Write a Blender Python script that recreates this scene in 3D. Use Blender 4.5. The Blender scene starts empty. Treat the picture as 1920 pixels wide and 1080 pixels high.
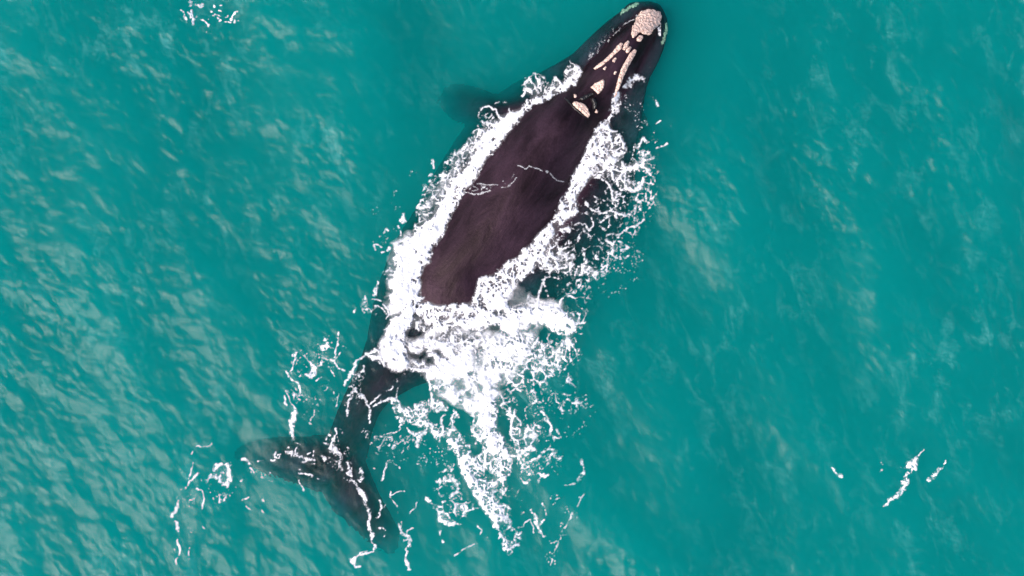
import bpy, math, random
import numpy as np
from mathutils import Vector
from mathutils.bvhtree import BVHTree

scene = bpy.context.scene
C = scene.collection

# ------------------------------------------------------------------ camera, light, exposure
S = 0.0122          # metres of sea surface per photograph pixel
H = 20.0            # height of the drone
W0, H0 = 1920, 1080
cam_d = bpy.data.cameras.new('camera')
cam = bpy.data.objects.new('camera', cam_d)
C.objects.link(cam)
cam.location = (0, 0, H)
cam.rotation_euler = (0, 0, 0)
cam_d.sensor_width = 36
cam_d.lens = 36 * H / (W0 * S)
cam_d.clip_start = 0.5
cam_d.clip_end = 5000
scene.camera = cam

SUN_EL, SUN_AZ = math.radians(43), math.radians(234)   # azimuth clockwise from the top of the picture
sx, sy, sz = math.sin(SUN_AZ) * math.cos(SUN_EL), math.cos(SUN_AZ) * math.cos(SUN_EL), math.sin(SUN_EL)
world = bpy.data.worlds.new('World')
scene.world = world
world.use_nodes = True
nt = world.node_tree
bg = nt.nodes['Background']
sky = nt.nodes.new('ShaderNodeTexSky')
sky.sky_type = 'NISHITA'
sky.sun_disc = False
sky.sun_elevation = SUN_EL
sky.sun_rotation = SUN_AZ
sky.dust_density = 4.0
sky.air_density = 1.0
hs = nt.nodes.new('ShaderNodeHueSaturation')
hs.inputs['Saturation'].default_value = 0.95      # a trace of haze
nt.links.new(sky.outputs[0], hs.inputs['Color'])
nt.links.new(hs.outputs[0], bg.inputs[0])
bg.inputs[1].default_value = 0.10
sun_d = bpy.data.lights.new('sun', 'SUN')
sun_d.energy = 1.5
sun_d.angle = math.radians(46)
sun_d.color = (1.0, 0.97, 0.945)
sun = bpy.data.objects.new('sun', sun_d)
C.objects.link(sun)
sun.rotation_euler = Vector((sx, sy, sz)).to_track_quat('Z', 'Y').to_euler()

scene.view_settings.view_transform = 'Standard'
scene.view_settings.look = 'None'
scene.view_settings.gamma = 1
scene.view_settings.exposure = 1.2
scene.view_settings.use_curve_mapping = False
scene.render.engine = 'CYCLES'
cy = scene.cycles
cy.use_denoising = True
try:
    cy.denoiser = 'OPENIMAGEDENOISE'
    cy.denoising_input_passes = 'RGB_ALBEDO_NORMAL'
except Exception:
    pass
cy.max_bounces = 10
cy.diffuse_bounces = 2
cy.glossy_bounces = 3
cy.transparent_max_bounces = 12
cy.volume_bounces = 5
cy.sample_clamp_indirect = 6

# ------------------------------------------------------------------ helpers
def at(px, py, z=0.0):
    """World point at height z that stands at photograph pixel (px, py)."""
    k = S * (H - z) / H
    return np.array(((px - W0 / 2) * k, (H0 / 2 - py) * k, z))

def link_mesh(name, verts, faces, mats, parent=None, smooth=True):
    me = bpy.data.meshes.new(name)
    verts = np.asarray(verts, dtype=np.float32)
    if isinstance(faces, np.ndarray):
        n = faces.shape[1]
        me.vertices.add(len(verts))
        me.vertices.foreach_set('co', verts.ravel())
        me.loops.add(faces.size)
        me.loops.foreach_set('vertex_index', faces.astype(np.int32).ravel())
        me.polygons.add(len(faces))
        me.polygons.foreach_set('loop_start', np.arange(0, faces.size, n, dtype=np.int32))
        me.update(calc_edges=True)
        me.validate()
    else:
        me.from_pydata([tuple(v) for v in verts], [], faces)
    for m in (mats if isinstance(mats, (list, tuple)) else [mats]):
        me.materials.append(m)
    if smooth:
        me.polygons.foreach_set('use_smooth', [True] * len(me.polygons))
    me.update()
    o = bpy.data.objects.new(name, me)
    C.objects.link(o)
    if parent is not None:
        o.parent = parent
    return o

def attr(o, name, values):
    a = o.data.attributes.new(name, 'FLOAT', 'POINT')
    a.data.foreach_set('value', np.asarray(values, dtype=np.float32))

def smooth(a, b, x):
    t = np.clip((x - a) / (b - a), 0, 1)
    return t * t * (3 - 2 * t)

_R = np.random.default_rng(11)

def vnoise(x, y, seed=0):
    """Value noise with quintic interpolation, 0..1."""
    r = np.random.default_rng(seed + 1000)
    T = r.random((256, 256)).astype(np.float32)
    xi, yi = np.floor(x).astype(np.int64), np.floor(y).astype(np.int64)
    fx, fy = x - xi, y - yi
    fx = fx * fx * fx * (fx * (fx * 6 - 15) + 10)
    fy = fy * fy * fy * (fy * (fy * 6 - 15) + 10)
    x0, x1, y0, y1 = xi & 255, (xi + 1) & 255, yi & 255, (yi + 1) & 255
    a = T[y0, x0] * (1 - fx) + T[y0, x1] * fx
    b = T[y1, x0] * (1 - fx) + T[y1, x1] * fx
    return a * (1 - fy) + b * fy

def fbm(x, y, size, octaves=4, seed=0, gain=0.5):
    s, amp, tot = 0, 1.0, 0
    f = 1.0 / size
    for k in range(octaves):
        s = s + amp * vnoise(x * f + 17.3 * k, y * f + 9.1 * k, seed + k)
        tot += amp
        amp *= gain
        f *= 2.03
    return s / tot

def worley(x, y, size, seed=0):
    """F1, F2 (in cell units) and a random number per cell."""
    r = np.random.default_rng(seed + 5000)
    JX = r.random((256, 256)).astype(np.float32)
    JY = r.random((256, 256)).astype(np.float32)
    JV = r.random((256, 256)).astype(np.float32)
    u, v = x / size, y / size
    ui, vi = np.floor(u).astype(np.int64), np.floor(v).astype(np.int64)
    f1 = np.full(u.shape, 9.0, np.float32)
    f2 = np.full(u.shape, 9.0, np.float32)
    val = np.zeros(u.shape, np.float32)
    for dy in (-1, 0, 1):
        for dx in (-1, 0, 1):
            cx, cy_ = (ui + dx) & 255, (vi + dy) & 255
            d = np.hypot(ui + dx + JX[cy_, cx] - u, vi + dy + JY[cy_, cx] - v).astype(np.float32)
            near = d < f1
            f2 = np.where(near, f1, np.minimum(f2, d))
            val = np.where(near, JV[cy_, cx], val)
            f1 = np.where(near, d, f1)
    return f1, f2, val

# ------------------------------------------------------------------ materials
def new_mat(name):
    m = bpy.data.materials.new(name)
    m.use_nodes = True
    n = m.node_tree
    n.nodes.clear()
    out = n.nodes.new('ShaderNodeOutputMaterial')
    return m, n, out

def N(n, kind, **kw):
    node = n.nodes.new(kind)
    for k, v in kw.items():
        if k in node.inputs:
            node.inputs[k].default_value = v
        else:
            setattr(node, k, v)
    return node

def water_material():
    m, n, out = new_mat('sea_water')
    tr = N(n, 'ShaderNodeBsdfTransparent')
    rf = N(n, 'ShaderNodeBsdfRefraction', Roughness=0.03, IOR=1.33)
    gl = N(n, 'ShaderNodeBsdfGlossy', Roughness=0.20)
    geo = N(n, 'ShaderNodeNewGeometry')
    fr = N(n, 'ShaderNodeFresnel', IOR=1.21)
    tc = N(n, 'ShaderNodeTexCoord')
    mp = N(n, 'ShaderNodeMapping')
    mp.vector_type = 'TEXTURE'
    mp.inputs['Scale'].default_value = (1.7, 1.0, 1.0)
    mp.inputs['Rotation'].default_value = (0, 0, math.radians(128))
    n.links.new(tc.outputs['Object'], mp.inputs[0])
    n1 = N(n, 'ShaderNodeTexNoise', Scale=9.0, Detail=5.0, Roughness=0.6, Distortion=0.6)
    n.links.new(mp.outputs[0], n1.inputs['Vector'])
    b1 = N(n, 'ShaderNodeBump', Strength=0.5, Distance=0.016)
    n.links.new(n1.outputs['Fac'], b1.inputs['Height'])
    ra = N(n, 'ShaderNodeAttribute', attribute_name='ruffle')      # how ruffled the surface is there
    rs = N(n, 'ShaderNodeMath', operation='MULTIPLY')
    rs.inputs[1].default_value = 0.62
    n.links.new(ra.outputs['Fac'], rs.inputs[0])
    n.links.new(rs.outputs[0], b1.inputs['Strength'])
    n.links.new(b1.outputs[0], gl.inputs['Normal'])
    n.links.new(b1.outputs[0], fr.inputs['Normal'])
    n.links.new(b1.outputs[0], rf.inputs['Normal'])
    body_ = N(n, 'ShaderNodeMixShader')
    n.links.new(geo.outputs['Backfacing'], body_.inputs[0])
    n.links.new(rf.outputs[0], body_.inputs[1])
    n.links.new(tr.outputs[0], body_.inputs[2])
    # seen from below the sheet only lets light through
    inv = N(n, 'ShaderNodeMath', operation='SUBTRACT')
    inv.inputs[0].default_value = 1.0
    n.links.new(geo.outputs['Backfacing'], inv.inputs[1])
    mu = N(n, 'ShaderNodeMath', operation='MULTIPLY')
    n.links.new(fr.outputs[0], mu.inputs[0])
    n.links.new(inv.outputs[0], mu.inputs[1])
    mx = N(n, 'ShaderNodeMixShader')
    n.links.new(mu.outputs[0], mx.inputs[0])
    n.links.new(body_.outputs[0], mx.inputs[1])
    n.links.new(gl.outputs[0], mx.inputs[2])
    # pale film: drifting bubble wisps, plus sheen of the ripples painted in as colour
    m2 = N(n, 'ShaderNodeMapping')
    m2.vector_type = 'TEXTURE'
    m2.inputs['Rotation'].default_value = (0, 0, math.radians(112))
    m2.inputs['Scale'].default_value = (2.0, 1.0, 1.0)
    n.links.new(tc.outputs['Object'], m2.inputs[0])
    w1 = N(n, 'ShaderNodeTexNoise', Scale=2.2, Detail=10.0, Roughness=0.70, Distortion=0.45)
    n.links.new(m2.outputs[0], w1.inputs['Vector'])
    w2 = N(n, 'ShaderNodeTexNoise', Scale=0.28, Detail=3.0, Roughness=0.5)
    n.links.new(tc.outputs['Object'], w2.inputs['Vector'])
    wa = N(n, 'ShaderNodeMapRange')
    wa.inputs[1].default_value = 0.51
    wa.inputs[2].default_value = 0.80
    n.links.new(w1.outputs['Fac'], wa.inputs[0])
    wb = N(n, 'ShaderNodeMapRange')
    wb.inputs[1].default_value = 0.35
    wb.inputs[2].default_value = 0.65
    wb.inputs[3].default_value = 0.005
    wb.inputs[4].default_value = 0.17
    n.links.new(w2.outputs['Fac'], wb.inputs[0])
    wm = N(n, 'ShaderNodeMath', operation='MULTIPLY')
    n.links.new(wa.outputs[0], wm.inputs[0])
    n.links.new(wb.outputs[0], wm.inputs[1])
    m3 = N(n, 'ShaderNodeMapping')
    m3.vector_type = 'TEXTURE'
    m3.inputs['Rotation'].default_value = (0, 0, math.radians(-22))
    m3.inputs['Scale'].default_value = (2.4, 1.0, 1.0)
    n.links.new(tc.outputs['Object'], m3.inputs[0])
    w3 = N(n, 'ShaderNodeTexNoise', Scale=13.0, Detail=4.0, Roughness=0.65)  # fine wrinkles of the water, drawn as paler and darker film
    n.links.new(m3.outputs[0], w3.inputs['Vector'])
    wc = N(n, 'ShaderNodeMapRange')
    wc.inputs[1].default_value = 0.35
    wc.inputs[2].default_value = 0.65
    wc.inputs[3].default_value = 0.15
    wc.inputs[4].default_value = 1.7
    n.links.new(w3.outputs['Fac'], wc.inputs[0])
    wn = N(n, 'ShaderNodeMath', operation='MULTIPLY')
    n.links.new(wm.outputs[0], wn.inputs[0])
    n.links.new(wc.outputs[0], wn.inputs[1])
    wl = N(n, 'ShaderNodeAttribute', attribute_name='ruffle')  # more film on ruffled water, painted there in place of glints
    wk = N(n, 'ShaderNodeMath', operation='MULTIPLY_ADD')
    wk.inputs[1].default_value = 1.1
    wk.inputs[2].default_value = 0.05
    n.links.new(wl.outputs['Fac'], wk.inputs[0])
    wq = N(n, 'ShaderNodeMath', operation='MULTIPLY')
    n.links.new(wn.outputs[0], wq.inputs[0])
    n.links.new(wk.outputs[0], wq.inputs[1])
    wm = wq
    wi = N(n, 'ShaderNodeMath', operation='MULTIPLY')
    n.links.new(wm.outputs[0], wi.inputs[0])
    n.links.new(inv.outputs[0], wi.inputs[1])
    fd = N(n, 'ShaderNodeBsdfDiffuse')
    fd.inputs['Color'].default_value = (0.26, 0.68, 0.66, 1)
    n.links.new(b1.outputs[0], fd.inputs['Normal'])
    fm = N(n, 'ShaderNodeMixShader')
    n.links.new(wi.outputs[0], fm.inputs[0])
    n.links.new(mx.outputs[0], fm.inputs[1])
    n.links.new(fd.outputs[0], fm.inputs[2])
    n.links.new(fm.outputs[0], out.inputs['Surface'])
    vol = N(n, 'ShaderNodeVolumePrincipled')
    vol.inputs['Color'].default_value = (0.0, 0.552, 0.538, 1)
    vol.inputs['Density'].default_value = 0.62
    ab = N(n, 'ShaderNodeVolumeAbsorption', Density=2.6)          # water swallows the red first
    ab.inputs['Color'].default_value = (0.0, 1.0, 1.0, 1)
    av = N(n, 'ShaderNodeAddShader')
    n.links.new(vol.outputs[0], av.inputs[0])
    n.links.new(ab.outputs[0], av.inputs[1])
    n.links.new(av.outputs[0], out.inputs['Volume'])
    return m

def skin_material():
    m, n, out = new_mat('whale_skin')
    p = N(n, 'ShaderNodeBsdfPrincipled', Roughness=0.42)
    p.inputs['Specular Tint'].default_value = (1.0, 0.72, 0.80, 1)
    tc = N(n, 'ShaderNodeTexCoord')
    mp = N(n, 'ShaderNodeMapping')
    mp.vector_type = 'TEXTURE'
    mp.inputs['Rotation'].default_value = (0, 0, math.radians(55))
    mp.inputs['Scale'].default_value = (2.4, 0.8, 1.0)
    n.links.new(tc.outputs['Object'], mp.inputs[0])
    n1 = N(n, 'ShaderNodeTexNoise', Scale=1.6, Detail=8.0, Roughness=0.62, Distortion=0.4)
    n.links.new(mp.outputs[0], n1.inputs['Vector'])
    r1 = N(n, 'ShaderNodeValToRGB')
    r1.color_ramp.elements[0].position = 0.36
    r1.color_ramp.elements[0].color = (0.004, 0.0015, 0.0025, 1)
    r1.color_ramp.elements[1].position = 0.68
    r1.color_ramp.elements[1].color = (0.038, 0.019, 0.031, 1)
    n.links.new(n1.outputs['Fac'], r1.inputs[0])
    n2 = N(n, 'ShaderNodeTexNoise', Scale=22.0, Detail=5.0, Roughness=0.65)
    n.links.new(tc.outputs['Object'], n2.inputs['Vector'])
    r2 = N(n, 'ShaderNodeValToRGB')
    r2.color_ramp.elements[0].position = 0.3
    r2.color_ramp.elements[0].color = (0.68, 0.68, 0.68, 1)
    r2.color_ramp.elements[1].position = 0.75
    r2.color_ramp.elements[1].color = (1.32, 1.32, 1.32, 1)
    n.links.new(n2.outputs['Fac'], r2.inputs[0])
    mm = N(n, 'ShaderNodeMix', data_type='RGBA', blend_type='MULTIPLY')
    mm.inputs[0].default_value = 1
    n.links.new(r1.outputs[0], mm.inputs[6])
    n.links.new(r2.outputs[0], mm.inputs[7])
    n.links.new(mm.outputs[2], p.inputs['Base Color'])
    mr = N(n, 'ShaderNodeMapRange')
    mr.inputs[3].default_value = 0.34
    mr.inputs[4].default_value = 0.62
    n.links.new(n1.outputs['Fac'], mr.inputs[0])
    n.links.new(mr.outputs[0], p.inputs['Roughness'])
    b0 = N(n, 'ShaderNodeBump', Strength=0.5, Distance=0.10)
    n.links.new(n1.outputs['Fac'], b0.inputs['Height'])
    b = N(n, 'ShaderNodeBump', Strength=0.28, Distance=0.02)
    n.links.new(n2.outputs['Fac'], b.inputs['Height'])
    n.links.new(b0.outputs[0], b.inputs['Normal'])
    n.links.new(b.outputs[0], p.inputs['Normal'])
    # wet skin shines in air; under water its gloss is gone
    pos = N(n, 'ShaderNodeNewGeometry')
    sep = N(n, 'ShaderNodeSeparateXYZ')
    n.links.new(pos.outputs['Position'], sep.inputs[0])
    wr = N(n, 'ShaderNodeMapRange')
    wr.inputs[1].default_value = -0.05
    wr.inputs[2].default_value = 0.03
    wr.inputs[3].default_value = 0.01
    wr.inputs[4].default_value = 0.21
    n.links.new(sep.outputs[2], wr.inputs[0])
    n.links.new(wr.outputs[0], p.inputs['Specular IOR Level'])
    n.links.new(p.outputs[0], out.inputs['Surface'])
    return m

def callosity_material(name='callosity_crust', cols=((0.16, 0.07, 0.05), (0.72, 0.50, 0.42), (0.80, 0.66, 0.58))):
    m, n, out = new_mat(name)
    p = N(n, 'ShaderNodeBsdfPrincipled', Roughness=0.8)
    tc = N(n, 'ShaderNodeTexCoord')
    v = N(n, 'ShaderNodeTexNoise', Scale=30.0, Detail=6.0, Roughness=0.72)
    n.links.new(tc.outputs['Object'], v.inputs['Vector'])
    r = N(n, 'ShaderNodeValToRGB')
    r.color_ramp.elements[0].position = 0.37
    r.color_ramp.elements[0].color = (*cols[0], 1)
    r.color_ramp.elements[1].position = 0.50
    r.color_ramp.elements[1].color = (*cols[1], 1)
    e = r.color_ramp.elements.new(0.72)
    e.color = (*cols[2], 1)
    n.links.new(v.outputs['Fac'], r.inputs[0])
    n.links.new(r.outputs[0], p.inputs['Base Color'])
    b = N(n, 'ShaderNodeBump', Strength=0.6, Distance=0.02)
    n.links.new(v.outputs['Fac'], b.inputs['Height'])
    n.links.new(b.outputs[0], p.inputs['Normal'])
    n.links.new(p.outputs[0], out.inputs['Surface'])
    return m

def plain(name, col, rough=0.5):
    m, n, out = new_mat(name)
    p = N(n, 'ShaderNodeBsdfPrincipled', Roughness=rough)
    p.inputs['Base Color'].default_value = (*col, 1)
    n.links.new(p.outputs[0], out.inputs['Surface'])
    return m

M_WATER = water_material()
M_SKIN = skin_material()
M_CALL = callosity_material()
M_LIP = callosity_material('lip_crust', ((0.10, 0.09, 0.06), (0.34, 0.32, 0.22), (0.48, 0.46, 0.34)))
M_BED = plain('seabed_sand', (0.16, 0.22, 0.18), 0.9)
M_HOLE = plain('blowhole_skin', (0.008, 0.006, 0.007), 0.35)

# ------------------------------------------------------------------ the sea
TILE, NT = 40.96, 1024
def spectrum_height(seed, lo, hi, wind_deg, spread, power):
    """Height field of one tile from a band of the wave spectrum, rms 1."""
    r = np.random.default_rng(seed)
    k = np.fft.fftfreq(NT, TILE / NT) * 2 * np.pi
    kx, ky = np.meshgrid(k, k)
    km = np.hypot(kx, ky) + 1e-9
    lam = 2 * np.pi / km
    band = smooth(lo * 0.7, lo * 1.2, lam) * (1 - smooth(hi * 0.8, hi * 1.3, lam))
    c = np.cos(np.arctan2(ky, kx) - math.radians(wind_deg))
    A = band * km ** (-power) * np.abs(c) ** spread
    z = np.fft.ifft2(A * (r.normal(size=km.shape) + 1j * r.normal(size=km.shape))).real
    return (z / z.std()).astype(np.float32)

SWELL = spectrum_height(3, 2.2, 9.0, 200, 3.0, 1.6)
CROSS = spectrum_height(12, 0.30, 1.5, 305, 1.0, 1.7)
CHOP = spectrum_height(5, 0.45, 2.2, 215, 1.4, 1.7)
RIPPLE = spectrum_height(8, 0.09, 0.45, 222, 1.2, 1.5)

def tile_sample(T, x, y):
    u, v = x / TILE * NT, y / TILE * NT
    ui, vi = np.floor(u).astype(np.int64), np.floor(v).astype(np.int64)
    fx, fy = u - ui, v - vi
    a, b, c, d = ui % NT, (ui + 1) % NT, vi % NT, (vi + 1) % NT
    return (T[c, a] * (1 - fx) + T[c, b] * fx) * (1 - fy) + (T[d, a] * (1 - fx) + T[d, b] * fx) * fy

AXIS = [(1235, 0), (1150, 130), (1060, 240), (960, 370), (860, 500), (800, 600)]   # where the back breaks the surface
def seg_dist(x, y, pts):
    """Distance (photo px) from a polyline and the parameter of the nearest point."""
    best = np.full(np.shape(x), 1e9, np.float32)
    par = np.zeros(np.shape(x), np.float32)
    for k in range(len(pts) - 1):
        ax, ay = pts[k][:2]
        bx, by = pts[k + 1][:2]
        dx, dy = bx - ax, by - ay
        t = np.clip(((x - ax) * dx + (y - ay) * dy) / max(dx * dx + dy * dy, 1e-6), 0, 1)
        d = np.hypot(x - ax - t * dx, y - ay - t * dy)
        near = d < best
        best = np.where(near, d, best)
        par = np.where(near, k + t, par)
    return best, par

def wave(x, y, parts=False):
    """Height of the sea surface at world x, y."""
    px, py = x / S + W0 / 2, H0 / 2 - y / S
    d, _ = seg_dist(px, py, AXIS)
    calm = 0.12 + 0.88 * smooth(90, 330, d)
    dt, _ = seg_dist(px, py, [(760, 690), (650, 850), (560, 865)])
    dt2, _ = seg_dist(px, py, [(650, 850), (700, 960)])
    calm = calm * (0.18 + 0.82 * smooth(40, 150, np.minimum(dt, dt2)))      # the slick over the flukes
    far = 1 - smooth(30, 90, np.hypot(x, y))
    patch = 0.50 + 1.1 * smooth(0.35, 0.65, fbm(x + 300, y + 300, 3.4, 3, 40))
    # ruffled water towards the lower left and lower right corners
    patch = patch + 0.9 * smooth(-2, -9, x + 0.6 * y + 1) * 0.6
    if parts:
        return calm, patch, far
    z = 0.088 * tile_sample(SWELL, x, y) + 0.020 * tile_sample(CHOP, x, y) * (0.5 + 0.5 * patch)
    z = z + 0.009 * tile_sample(CROSS, x, y) * (0.4 + 0.6 * patch)
    z = z * calm + far * 0.0056 * tile_sample(RIPPLE, x, y) * patch * (0.5 + 0.5 * calm)
    return z * (0.25 + 0.75 * far)

def axis_lines(half, step, grow, end):
    a = list(np.arange(0, half + step * 0.5, step))
    d = step
    while a[-1] < end:
        d *= grow
        a.append(a[-1] + d)
    a = np.array(a)
    return np.concatenate((-a[:0:-1], a))

gx = axis_lines(13.2, 0.036, 1.12, 900)
gy = axis_lines(7.9, 0.036, 1.12, 900)
X, Y = np.meshgrid(gx, gy)
Z = wave(X, Y)
nx, ny = len(gx), len(gy)
V = np.stack((X, Y, Z), -1).reshape(-1, 3)
idx = np.arange(nx * ny).reshape(ny, nx)
F = np.stack((idx[:-1, :-1], idx[:-1, 1:], idx[1:, 1:], idx[1:, :-1]), -1).reshape(-1, 4)
# closed body of water: sides and bottom from the rim down
rim = np.concatenate((idx[0, :-1], idx[:-1, -1], idx[-1, :0:-1], idx[:0:-1, 0]))
low = V[rim].copy()
low[:, 2] = -14.0
base = len(V)
V = np.concatenate((V, low, [[0, 0, -14.0]]))
nr = len(rim)
j = np.arange(nr)
side = np.stack((rim, base + j, base + (j + 1) % nr, rim[(j + 1) % nr]), -1)
F = np.concatenate((F, side))
me_f = [tuple(map(int, f)) for f in F[:0]]
bottom = np.stack((base + (j + 1) % nr, base + j, np.full(nr, base + nr), np.full(nr, base + nr)), -1)
sea = link_mesh('sea', V, F, M_WATER)
import bmesh
bm = bmesh.new()
bm.from_mesh(sea.data)
bm.verts.ensure_lookup_table()
bm.faces.new([bm.verts[base + k] for k in range(nr - 1, -1, -1)])
bm.verts.remove(bm.verts[base + nr])
bm.normal_update()
bm.to_mesh(sea.data)
bm.free()
calm_, patch_, far_ = wave(X, Y, True)
ruffle = np.zeros(len(sea.data.vertices))
ruffle[:nx * ny] = (calm_ * (0.45 + 0.55 * patch_)).ravel()
attr(sea, 'ruffle', ruffle)
sea['kind'] = 'structure'
sea['label'] = 'rippled turquoise sea water all around the whale'

bed = link_mesh('seabed', [(-880, -880, -11), (880, -880, -11), (880, 880, -11), (-880, 880, -11)], [(0, 1, 2, 3)], M_BED, smooth=False)
bed['kind'] = 'structure'

# ------------------------------------------------------------------ the whale
# each station: far left edge, left waterline, right waterline, far right edge (photograph pixels),
# z at far edges, z at waterline, z of the crest, z of the belly
ST = [
    ((1206, 5), (1214, 6), (1228, 7), (1236, 10), -.34, -.20, -.16, -.60),
    ((1180, 8), (1203, 16), (1238, 28), (1250, 40), -.30, -.02, .10, -.95),
    ((1163, 23), (1187, 34), (1230, 64), (1247, 80), -.28, .02, .28, -1.2),
    ((1130, 49), (1154, 60), (1212, 100), (1234, 116), -.30, .03, .42, -1.5),
    ((1100, 77), (1130, 92), (1194, 136), (1216, 152), -.34, .03, .48, -1.8),
    ((1072, 104), (1103, 121), (1172, 168), (1206, 190), -.42, .03, .50, -2.1),
    ((1036, 126), (1078, 153), (1148, 200), (1200, 236), -.55, .03, .40, -2.4),
    ((1000, 146), (1043, 174), (1120, 238), (1192, 276), -.70, .03, .44, -2.6),
    ((966, 160), (1010, 192), (1106, 266), (1190, 318), -.85, .03, .52, -2.7),
    ((905, 207), (955, 240), (1085, 314), (1178, 372), -.95, .03, .54, -2.8),
    ((855, 268), (905, 303), (1048, 393), (1150, 450), -.95, .03, .54, -2.75),
    ((818, 325), (868, 358), (1006, 452), (1105, 520), -.92, .03, .46, -2.6),
    ((784, 388), (838, 420), (953, 493), (1040, 562), -.85, .03, .36, -2.4),
    ((748, 445), (808, 472), (900, 524), (982, 590), -.78, .03, .24, -2.2),
    ((722, 505), (787, 530), (886, 574), (932, 622), -.70, .03, .11, -1.95),
    ((704, 562), (765, 588), (846, 634), (888, 668), -.62, -.10, -.03, -1.7),
    ((692, 624), (735, 642), (806, 682), (834, 704), -.50, -.12, -.06, -1.45),
    ((674, 682), (696, 694), (752, 716), (776, 726), -.36, -.10, -.05, -1.15),
    ((653, 727), (672, 736), (710, 752), (724, 760), -.32, -.11, -.06, -.95),
    ((630, 780), (646, 785), (684, 798), (700, 806), -.34, -.18, -.12, -.80),
    ((616, 826), (632, 830), (674, 840), (692, 846), -.36, -.24, -.17, -.66),
    ((616, 872), (630, 874), (664, 880), (680, 884), -.40, -.32, -.26, -.58),
    ((624, 908), (632, 910), (648, 914), (656, 916), -.46, -.42, -.38, -.54),
]
def pchip_like(a, t):
    """Catmull-Rom through the rows of a at parameters t."""
    a = np.asarray(a, float)
    n = len(a)
    i = np.clip(np.floor(t).astype(int), 0, n - 2)
    f = (t - i)[:, None]
    p0, p1, p2, p3 = a[np.maximum(i - 1, 0)], a[i], a[i + 1], a[np.minimum(i + 2, n - 1)]
    return 0.5 * (2 * p1 + (p2 - p0) * f + (2 * p0 - 5 * p1 + 4 * p2 - p3) * f ** 2 + (3 * p1 - p0 - 3 * p2 + p3) * f ** 3)

# the whale rolls a little: its right flank lies nearer the surface
RIGHT_EDGE = [-.26, -.12, -.08, -.07, -.08, -.10, -.14, -.20, -.25, -.28, -.32, -.34, -.36, -.40, -.45, -.48, -.40, -.28, -.26, -.28, -.32, -.38, -.46]
rows = []
for (FLp, Lp, Rp, FRp, zs, zl, zc, zb), zr in zip(ST, RIGHT_EDGE):
    rows.append([*FLp, *Lp, *Rp, *FRp, zs * (0.36 if len(rows) < 7 else 0.75), zl, zc, zb, zr])
NTS = 160
tt = np.linspace(0, len(ST) - 1, NTS)
P = pchip_like(rows, tt)
NA = 15
ring_all = []
for k in range(NTS):
    r = P[k]
    zs, zl, zc, zb, zr = r[8:13]
    head = 1 - smooth(5.5, 8.5, np.array(tt[k]))          # on the head the snout stands up from the lips
    pts = [(np.array(r[0:2]), zs), (np.array(r[2:4]), zl), ((np.array(r[2:4]) + np.array(r[4:6])) / 2, zc), (np.array(r[4:6]), zl), (np.array(r[6:8]), zr)]
    ring = []
        # top: five control points, smooth in z
    for seg in range(4):
        (a, za), (b, zb_) = pts[seg], pts[seg + 1]
        for q in range(10):
            f = q / 10
            g = f
            if seg == 0:
                zz = za + (zb_ - za) * ((1 - head) * math.sin(f * math.pi / 2) + head * (0.35 * f + 0.65 * f ** 4))
            elif seg == 3:
                zz = za + (zb_ - za) * ((1 - head) * (1 - math.cos(f * math.pi / 2)) + head * (1 - 0.35 * (1 - f) - 0.65 * (1 - f) ** 4))
            elif seg == 1:
                zz = za + (zb_ - za) * math.sin(f * math.pi / 2) ** (1.0 - 0.1 * head)
            else:
                zz = zb_ + (za - zb_) * math.cos(f * math.pi / 2) ** (1.0 - 0.1 * head)
            p = a + (b - a) * g
            ring.append(at(p[0], p[1], zz))
    ring.append(at(r[6], r[7], zr))
    # belly: half an ellipse back
    a, b = np.array(r[6:8]), np.array(r[0:2])
    c = (a + b) / 2
    h = (a - b) / 2
    for q in range(1, 20):
        th = math.pi * q / 20
        p = c + h * math.cos(th) * (1 + .10 * math.sin(th))
        e_ = zr + (zs - zr) * q / 20
        ring.append(at(p[0], p[1], e_ + (zb - e_) * math.sin(th)))
    ring_all.append(ring)
R_ = np.array(ring_all)
nring = R_.shape[1]
bv = R_.reshape(-1, 3)
bf = []
for k in range(NTS - 1):
    for q in range(nring):
        q2 = (q + 1) % nring
        bf.append((k * nring + q, k * nring + q2, (k + 1) * nring + q2, (k + 1) * nring + q))
bf.append(tuple(range(nring - 1, -1, -1)))
bf.append(tuple((NTS - 1) * nring + q for q in range(nring)))
bv = [tuple(v) for v in bv]

def blade(sections, n=14, droop=0.34):
    """Flat fin lofted from sections (leading px, trailing px, z, thickness)."""
    arr = np.array([[*l, *t, z, th] for l, t, z, th in sections], float)
    t = np.linspace(0, len(arr) - 1, 6 * (len(arr) - 1) + 1)
    Q = pchip_like(arr, t)
    start = len(bv)
    m = 2 * n
    for r in Q:
        for q in range(m):
            th = 2 * math.pi * q / m
            f = 0.5 - 0.5 * math.cos(th)
            x = r[0] + (r[2] - r[0]) * f
            y = r[1] + (r[3] - r[1]) * f
            zz = r[4] + 0.5 * r[5] * math.sin(th) * (1.25 - 0.6 * f) - droop * abs(2 * f - 1) ** 3
            bv.append(tuple(at(x, y, zz)))
    for k in range(len(Q) - 1):
        for q in range(m):
            q2 = (q + 1) % m
            bf.append((start + k * m + q, start + k * m + q2, start + (k + 1) * m + q2, start + (k + 1) * m + q))
    bf.append(tuple(start + q for q in range(m - 1, -1, -1)))
    bf.append(tuple(start + (len(Q) - 1) * m + q for q in range(m)))

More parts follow.
